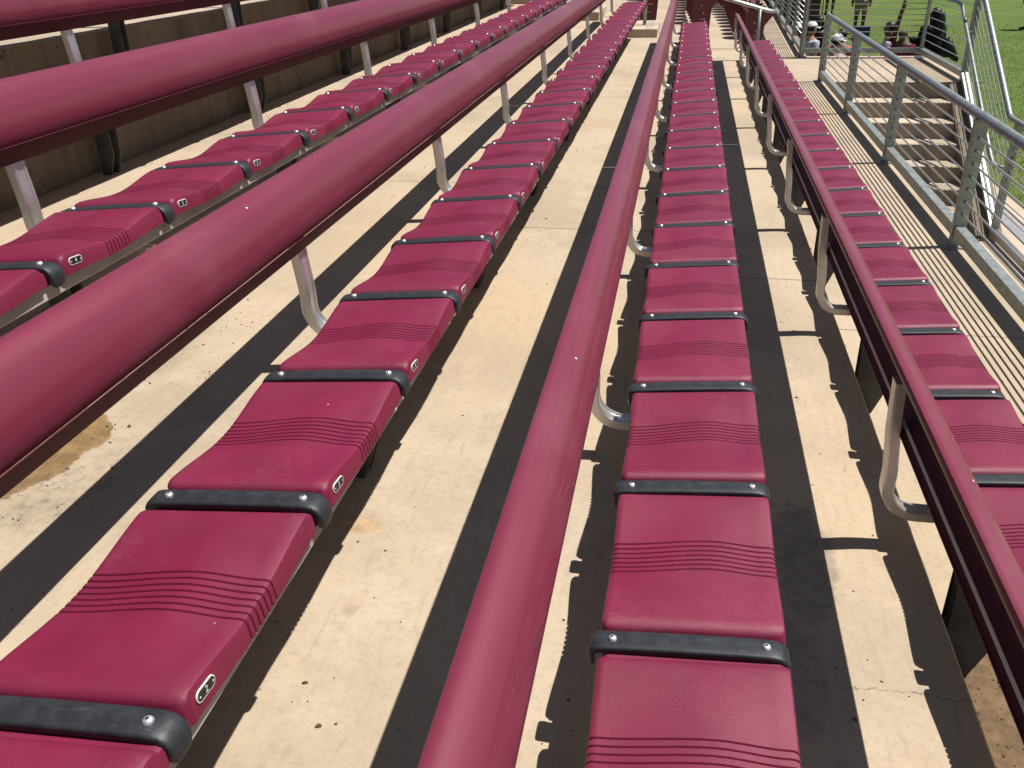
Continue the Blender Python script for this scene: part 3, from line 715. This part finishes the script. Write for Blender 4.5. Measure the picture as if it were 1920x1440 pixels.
# a bag on the woman's hip
bag = thing('shoulder_bag', 'big black slouchy shoulder bag hanging at the hip of the dark haired woman', 'bag', (4.36, 16.98, 1.02))
bm = bmesh.new(); bmesh.ops.create_uvsphere(bm, u_segments=16, v_segments=12, radius=1)
for v in bm.verts:
    z = v.co.z; v.co = (v.co.x*(.21 - .06*z + .02*math.sin(5*z)), v.co.y*.10*(1 + .2*math.sin(7*v.co.x)), z*.16 - .22*abs(v.co.x)**1.5 + .012*math.sin(9*v.co.x + 4*v.co.y) + .010*math.sin(23*v.co.x*z))
mb = MB(); mb.addbm(bm, 0, True); mb.build('pouch', flat('bag_black', (.010, .010, .013), .5), bag)
MB().tube([(-.10, .02, .10), (-.16, .02, .22), (-.22, .03, .33), (-.27, .0, .36), (-.28, -.06, .30), (-.20, -.06, .20), (-.02, -.02, .11)], .014, 8).build('strap', flat('bag_strap', (.010, .010, .013), .5), bag)
MB().tube([(.16, -.02, .12), (.19, -.02, .13)], .014, 8).build('buckle', M['screw'], bag)
# seated group on two low benches
def bench_low(x, y, lab, rz=0):
    b = thing('team_bench', lab, 'bench', (x, y, 0), rz); MB().box((-.9, -.15, .40), (.9, .15, .44), 0, .008).build('seat', M['plank'], b)
    for s in (-.7, .7):
        mb = MB(); mb.tube([(s, -.13, 0), (s, -.10, .38), (s, .10, .38), (s, .13, 0)], .018, 8); mb.build('leg', M['alu'], b)
bench_low(2.55, 16.65, 'low aluminium bench under the spectator in the white cap nearest the landing'); bench_low(2.40, 18.9, 'low aluminium bench under two spectators in white caps'); bench_low(2.62, 20.4, 'low aluminium bench under the seated spectator with black hair')
person('seated spectator in a white cap with pale shirt nearest the landing railing', (2.42, 16.65, 0), R(-62), 1.72, 'sit', 2, (.36, .36, .44), (.16, .02, .035), 'short', cap=(.60, .62, .68), sleeves=1)
person('seated spectator in red shirt next to the nearest white cap', (2.72, 17.75, 0), R(-20), 1.70, 'sit', 0, (.50, .06, .09), (.15, .02, .03), 'short')
person('seated spectator in white cap and patterned grey shirt, behind the corner post', (2.24, 18.75, 0), R(-60), 1.74, 'sit', 2, (.50, .50, .56), (.03, .03, .05), 'short', cap=(.64, .66, .72))
person('seated spectator in white cap farthest left along the railing', (1.98, 19.0, 0), R(-58), 1.70, 'sit', 0, (.04, .04, .07), (.03, .03, .06), 'short', cap=(.62, .64, .70))
person('seated spectator with thick black hair and dark shirt', (2.62, 20.4, 0), R(-40), 1.70, 'sit', 2, (.03, .03, .035), (.13, .02, .03), 'long')
person('spectator in bright red shirt behind the white caps', (2.30, 22.2, 0), R(-100), 1.70, 'sit', 1, (.48, .03, .05), (.03, .03, .04), 'short')
bench_low(2.45, 22.2, 'low aluminium bench under the spectator in bright red')
person('seated spectator in a yellow green shirt beside the blue box', (3.15, 18.2, 0), R(80), 1.60, 'sit', 0, (.30, .36, .04), (.15, .02, .03), 'short')
bench_low(3.1, 17.95, 'low aluminium bench under the spectators in red and yellow green')
# farther out on the field
person('man in maroon shirt and khaki shorts standing on the grass by the blue box', (4.98, 29.5, 0), R(165), 1.80, 'stand', 1, (.15, .012, .03), (.30, .26, .20), 'short', shorts=True)
person('distant player in dark shorts standing on the grass', (4.95, 35.8, 0), R(180), 1.80, 'stand', 1, (.15, .012, .03), (.02, .02, .025), 'short', shorts=True)
person('person standing on the open grass whose shadow stretches left', (9.88, 30.2, 0), R(120), 1.75, 'stand', 1, (.10, .10, .12), (.02, .03, .05), 'short')
cb = thing('cooler_box', 'dark blue cooler box on the grass behind the spectators', 'cooler', (4.85, 28.1, 0))
MB().box((-.20, -.15, .0), (.20, .15, .27), 0, .02).build('body', flat('cooler_blue', (.028, .032, .10), .5), cb); MB().box((-.21, -.16, .273), (.21, .16, .33), 0, .015).build('lid', flat('cooler_lid', (.04, .05, .13), .5), cb)
# brown padded wall at the edge of the field
bw = thing('padded_wall', 'brown padded wall behind the seated spectators at the field edge', 'wall', (2.1, 25.2, 0))
MB().box((-.35, -.12, .05), (1.15, .12, 2.0), 0, .03).build('padding', M['brownwall'], bw)
MB().tube([(1.22, -.05, 0), (1.22, -.05, 2.1)], .025, 10).build('post', flat('post_yellow', (.45, .38, .12), .5), bw)
